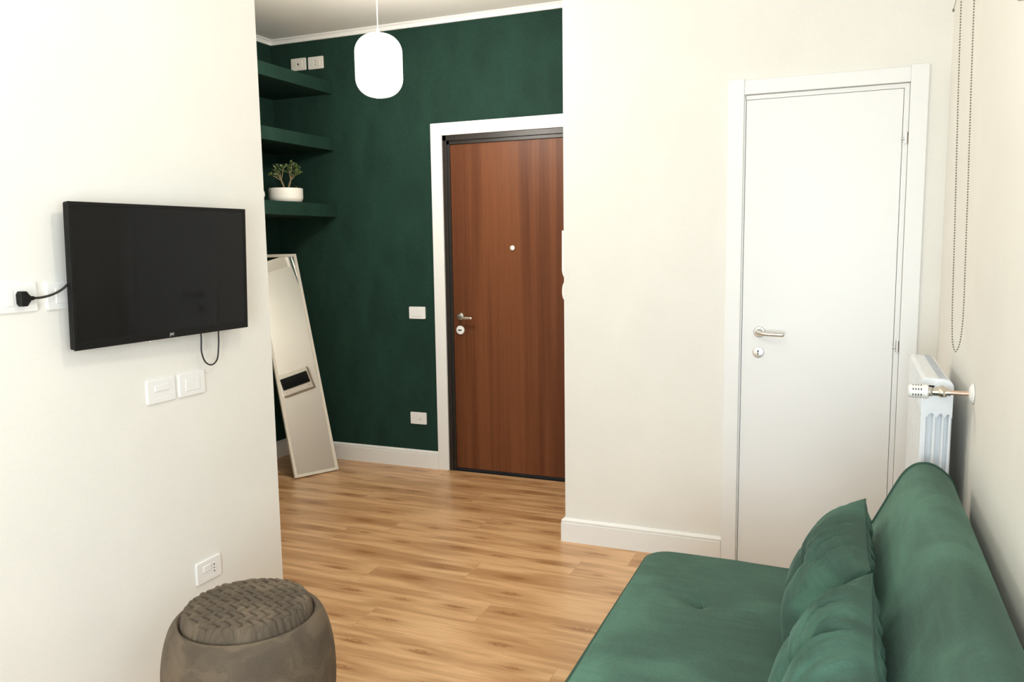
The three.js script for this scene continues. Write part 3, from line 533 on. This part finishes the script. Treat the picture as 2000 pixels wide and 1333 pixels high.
// tufted scatter cushions leaning on the backrest
function cushion(label, z, w, hgt, variant, lean = 0, slide = [0, 0]) {
  const c = thing('cushion', label, 'cushion', [-0.098 + slide[0], 0.441 + slide[1], z], 'cushions on the sofa');
  const N = 96, K = 72, th = (29 + lean) * D; // lean back towards +x
  const g = (front) => {
    const pos = [], uvs = [], idx = [];
    for (let j = 0; j <= K; j++) for (let i = 0; i <= N; i++) {
      const u = i / N * 2 - 1, v = j / K * 2 - 1; // u along the sofa, v up
      const pin = 1 - 0.05 * (1 - Math.abs(u) ** 2.2) * Math.abs(v), pinu = 1 - 0.045 * (1 - Math.abs(v) ** 2.2) * Math.abs(u);
      const X = u * w / 2 * pinu, Y = hgt / 2 + v * hgt / 2 * pin;
      const e = Math.pow(Math.max(0, (1 - u ** 2)), 0.5) * Math.pow(Math.max(0, (1 - v ** 2)), 0.5);
      let t = Math.pow(e, 0.86) * (front ? 0.102 : 0.050);
      if (front) {
        const du = u * w / 2, dv = v * hgt / 2 + 0.01, rr = Math.hypot(du, dv), a = Math.atan2(dv, du);
        t -= 0.030 * Math.exp(-rr * rr / 0.0009) + 0.014 * Math.exp(-rr * rr / 0.008);
        // pull folds radiating from the tuft
        for (const [fa, dep, wid, len] of variant) { const da = Math.atan2(Math.sin(a - fa), Math.cos(a - fa)), dist = rr * Math.sin(Math.min(Math.abs(da), R90)); if (Math.abs(da) < R90) t -= dep * Math.exp(-dist * dist / (wid * wid)) * sstep(0.0, 0.03, rr) * (1 - sstep(len * 0.6, len, rr)); }
      }
      // gathers drawn in from the seams: narrow folds square to the nearest seam
      const top = sstep(-0.15, 0.75, v) * (1 - sstep(0.90, 1, v)) * (1 - sstep(0.6, 0.95, Math.abs(u))), side = 0.6 * (1 - sstep(0.5, 0.9, Math.abs(v))) * sstep(0.35, 0.85, Math.abs(u)) * (1 - sstep(0.93, 1, Math.abs(u)));
      const fold = (q, p) => { const n1 = fbm(nA, q, p, 4096, 4096, 2); return 1 - Math.abs(2 * n1 - 1) * 2.2; };
      t += 0.0105 * top * fold(X * 32 + 50 + z * 9 + Y * 5, Y * 6 + 50) + 0.0050 * side * fold(Y * 30 + 70 + z * 5, X * 6 + 50);
      t += 0.006 * (fbm(nB, X * 12 + 80 + z * 7, Y * 12 + 80, 4096, 4096, 2) - 0.5) * Math.min(1, e * 3);
      if (e <= 0) t = 0;
      const Z = front ? t : -t; pos.push(X, Y, Z); uvs.push(X * 1.4 + z, Y * 1.4);
    }
    for (let j = 0; j < K; j++) for (let i = 0; i < N; i++) { const a = j * (N + 1) + i, b = a + 1, d = a + N + 1, f = d + 1; front ? idx.push(a, b, d, b, f, d) : idx.push(a, d, b, b, d, f); }
    const o = new THREE.BufferGeometry(); o.setAttribute('position', new THREE.Float32BufferAttribute(pos, 3)); o.setAttribute('uv', new THREE.Float32BufferAttribute(uvs, 2)); o.setIndex(idx); o.computeVertexNormals(); return o;
  };
  // local z (front) -> world (-x, up); local x -> world +z... build basis
  const fx = V(0, 0, 1), up = V(Math.sin(th), Math.cos(th), 0), fz = fx.clone().cross(up);
  c.quaternion.setFromRotationMatrix(new THREE.Matrix4().makeBasis(fx, up, fz));
  mesh('cover', merge([g(true), g(false)]), M.pillow, c);
  const edge = []; for (let i = 0; i < 200; i++) { const q = i / 200 * 4, sgn = q % 1 * 2 - 1; let u, v; if (q < 1) { u = sgn; v = -1; } else if (q < 2) { u = 1; v = sgn; } else if (q < 3) { u = -sgn; v = 1; } else { u = -1; v = -sgn; } const pin = 1 - 0.05 * (1 - Math.abs(u) ** 2.2) * Math.abs(v), pinu = 1 - 0.045 * (1 - Math.abs(v) ** 2.2) * Math.abs(u); edge.push(V(u * w / 2 * pinu, hgt / 2 + v * hgt / 2 * pin, 0)); }
  mesh('seam', tube(edge, 0.0022, 300, 5, true), M.pillow, c);
  mesh('tuft_button', new THREE.SphereGeometry(0.008, 14, 8).scale(1, 1, 0.5).translate(0, hgt / 2 - 0.01, 0.052), M.piping, c);
  return c;
}
cushion('green velvet tufted cushion farther from the camera, leaning on the sofa backrest', -2.197, 0.55, 0.337, [[Math.PI, 0.006, 0.012, 0.2], [1.3, 0.006, 0.010, 0.16], [0.5, 0.005, 0.012, 0.2], [-1.6, 0.008, 0.012, 0.14]]);
cushion('green velvet tufted cushion nearer the camera, leaning on the sofa backrest', -1.618, 0.54, 0.345, [[1.40, 0.034, 0.017, 0.2], [Math.PI, 0.006, 0.012, 0.2], [2.4, 0.005, 0.010, 0.18], [-1.6, 0.008, 0.012, 0.14]]);

// ------------------------------------------------------------------ radiator with valve
{
  const r = thing('radiator', 'white aluminium radiator on the right wall behind the sofa', 'radiator', [0, 0, 0]);
  const x0 = 0.216, x1 = 0.300, yb = 0.20, yt = 1.062, n = 7, zn = -2.700, pitch = 0.078;
  const plan = new THREE.Shape(), h = pitch / 2 - 0.0012; // plan of one element, x to the wall
  const half = [[x0, 0.9], [x0 + 0.006, 1], [x0 + 0.014, 1], [x0 + 0.018, 0.55], [x0 + 0.024, 0.42], [x0 + 0.030, 0.5], [x0 + 0.034, 0.86], [x0 + 0.040, 0.9], [x0 + 0.043, 0.55], [x0 + 0.050, 0.42], [x0 + 0.055, 0.55], [x0 + 0.058, 0.82], [x0 + 0.063, 0.85], [x0 + 0.066, 0.5], [x0 + 0.072, 0.45], [x0 + 0.076, 0.88], [x1 - 0.003, 0.9], [x1, 0.8]];
  [...half.map(([x, w]) => [x, w * h]), ...half.slice().reverse().map(([x, w]) => [x, -w * h])].forEach(([x, z], i) => i ? plan.lineTo(x, z) : plan.moveTo(x, z));
  const eg = new THREE.ExtrudeGeometry(plan, { depth: yt - 0.11 - yb, bevelEnabled: false }).rotateX(R90).translate(0, yt - 0.11, 0);
  const head = new THREE.Shape(); head.moveTo(x0, 0); head.lineTo(x0, 0.094); head.quadraticCurveTo(x0, 0.108, x0 + 0.012, 0.108); head.lineTo(x1 - 0.022, 0.104); head.quadraticCurveTo(x1, 0.1, x1, 0.078); head.lineTo(x1, -0.012); head.quadraticCurveTo(x1 - 0.010, 0.012, x1 - 0.020, -0.012); head.quadraticCurveTo(x1 - 0.031, 0.016, x0 + 0.042, -0.014); head.quadraticCurveTo(x0 + 0.029, 0.016, x0 + 0.016, -0.012);
  const hole = new THREE.Path(); hole.moveTo(x0 + 0.010, 0.086); hole.lineTo(x0 + 0.050, 0.086); hole.quadraticCurveTo(x0 + 0.044, 0.070, x0 + 0.030, 0.068); hole.lineTo(x0 + 0.016, 0.066); hole.quadraticCurveTo(x0 + 0.008, 0.070, x0 + 0.010, 0.086);
  head.holes.push(hole);
  const hg = new THREE.ExtrudeGeometry(head, { depth: 2 * h - 0.006, bevelEnabled: true, bevelThickness: 0.003, bevelSize: 0.0015, bevelSegments: 2 }).translate(0, yt - 0.11, -h + 0.003);
  const slot = [];
  for (let k = 0; k < 6; k++) slot.push(rbox(x0 + 0.044, x1 - 0.020, yt - 0.0075, yt - 0.0008, -h + 0.008 + k * 0.012, -h + 0.013 + k * 0.012, 0.001));
  const sg = merge(slot);
  const louv = []; for (let k = 0; k < 3; k++) louv.push(rbox(x0 - 0.0025, x0 + 0.001, yt - 0.1, yt - 0.02, -h + 0.012 + k * 0.02, -h + 0.020 + k * 0.02, 0.001)); const lg = merge(louv);
  const ventMat = std({ color: lin(0.50, 0.52, 0.55), roughness: 0.6 });
  for (let i = 0; i < n; i++) {
    const e = mesh('element', eg, M.enamel, r); e.position.z = zn - pitch * (i + 0.5);
    const hd = mesh('element_head', hg, M.enamel, r); hd.position.z = e.position.z;
    mesh('vent_slots', sg, ventMat, hd); mesh('louvre', lg, M.enamel, hd);
  }
  mesh('bracket', box(x1 - 0.004, XR, 0.86, 0.90, zn - 0.50, zn - 0.47), M.enamel, r);
  mesh('bracket', box(x1 - 0.004, XR, 0.36, 0.40, zn - 0.30, zn - 0.27), M.enamel, r);
  mesh('end_plug', cyl(0.021, 0.021, 0.012, 24).rotateX(R90).translate(0.268, 1.028, zn + 0.004), M.enamel, r);
  const y = 1.029, z = -2.64, v = thing('thermostatic_valve', 'white thermostatic valve head with brass body and pipe beside the radiator', 'valve', [0.226, y, z]);
  const rot = g => g.rotateZ(R90); // lathe axis y -> -x
  const hd = mesh('valve_head', rot(lathe([[0, -0.002], [0.0195, -0.002], [0.0205, 0.002], [0.0205, 0.010], [0.0190, 0.012], [0.0192, 0.046], [0.0165, 0.052], [0, 0.053]], 36)), M.plastic, v);
  for (let q = 0; q < 7; q++) for (const k of [0, 1, 2, 3]) mesh('slot', rbox(-0.0014, 0.0014, -0.0032, 0.0032, -0.001, 0.0005, 0.0006).translate(-0.018 - k * 0.0072, 0, 0.0192).rotateX(0.42 + q / 7 * 2 * Math.PI), M.hole, hd);
  mesh('collar', rot(lathe([[0, -0.012], [0.014, -0.012], [0.0145, -0.004], [0.0145, 0], [0, 0]], 24)), M.steel, v);
  mesh('valve_body', merge([rot(cyl(0.0115, 0.0125, 0.030, 20)).translate(0.026, 0, 0), rot(cyl(0.0145, 0.0145, 0.010, 6)).translate(0.044, 0, 0), rot(cyl(0.010, 0.010, 0.012, 18)).translate(0.054, 0, 0), cyl(0.0105, 0.0105, 0.055, 18).rotateX(R90).translate(0.04, 0, -0.030), cyl(0.0165, 0.0165, 0.014, 6).rotateX(R90).translate(0.04, 0, -0.028), new THREE.SphereGeometry(0.0155, 18, 12).translate(0.038, 0, 0)]), M.brass, v);
  mesh('pipe', rot(cyl(0.0068, 0.0068, 0.060, 16)).translate(0.088, 0, 0), M.copper, v);
  mesh('wall_rosette', lathe([[0, 0], [0.031, 0], [0.030, 0.003], [0.020, 0.010], [0.010, 0.013], [0, 0.013]], 32).rotateZ(R90).translate(XR - 0.226, 0, 0), M.plastic, v);
}

// ------------------------------------------------------------------ blind chain, cord and blind
{
  const z = -2.42, c = thing('blind_chain', 'long beaded blind chain loop hanging above the radiator', 'chain', [0, 0, 0]);
  const pts = [V(0.240, 2.62, z), V(0.240, 2.1, z), V(0.252, 1.5, z), V(0.258, 1.24, z), V(0.262, 1.195, z), V(0.2685, 1.178, z), V(0.275, 1.19, z), V(0.281, 1.24, z), V(0.279, 1.5, z), V(0.269, 2.1, z), V(0.269, 2.62, z)];
  const cv = new THREE.CatmullRomCurve3(pts), L = cv.getLength(), n = Math.floor(L / 0.0070), bead = new THREE.SphereGeometry(0.0021, 8, 6), bs = [];
  for (let i = 0; i <= n; i++) { const q = cv.getPointAt(i / n); bs.push(bead.clone().translate(q.x, q.y, q.z)); }
  mesh('beads', merge(bs), M.chain, c).userData.kind = 'stuff';
  mesh('cord', new THREE.TubeGeometry(cv, 200, 0.0003, 5, false), M.chain, c);
  const b = thing('roller_blind', 'roller blind high on the right wall, its lower edge just in view', 'blind', [0, 0, 0]);
  mesh('roller', cyl(0.028, 0.028, 1.5, 28).rotateX(R90).translate(0.255, 2.62, -1.65), M.blind, b);
  mesh('bracket', rbox(0.225, XR, 2.58, 2.66, -2.412, -2.402, 0.002), M.plastic, b);
  mesh('bracket', rbox(0.225, XR, 2.58, 2.66, -0.898, -0.888, 0.002), M.plastic, b);
  mesh('fabric', box(0.3295, 0.331, 2.008, 2.63, -2.15, -0.92), M.blind, b);
  mesh('bottom_bar', rbox(0.323, 0.338, 1.996, 2.020, -2.157, -0.917, 0.004), M.blind, b);
  const s = thing('pull_cord', 'short thin cord with a small tip at the top of the wall', 'cord', [0, 0, 0]);
  mesh('string', tube([V(0.276, 2.34, -2.55), V(0.250, 2.16, -2.55), V(0.236, 2.088, -2.55)], 0.0008, 20, 5), M.chain, s);
  mesh('tip', new THREE.SphereGeometry(0.003, 10, 8).scale(1, 1.6, 1).translate(0.2358, 2.086, -2.55), M.chain, s);
}

renderer.render(scene, camera);
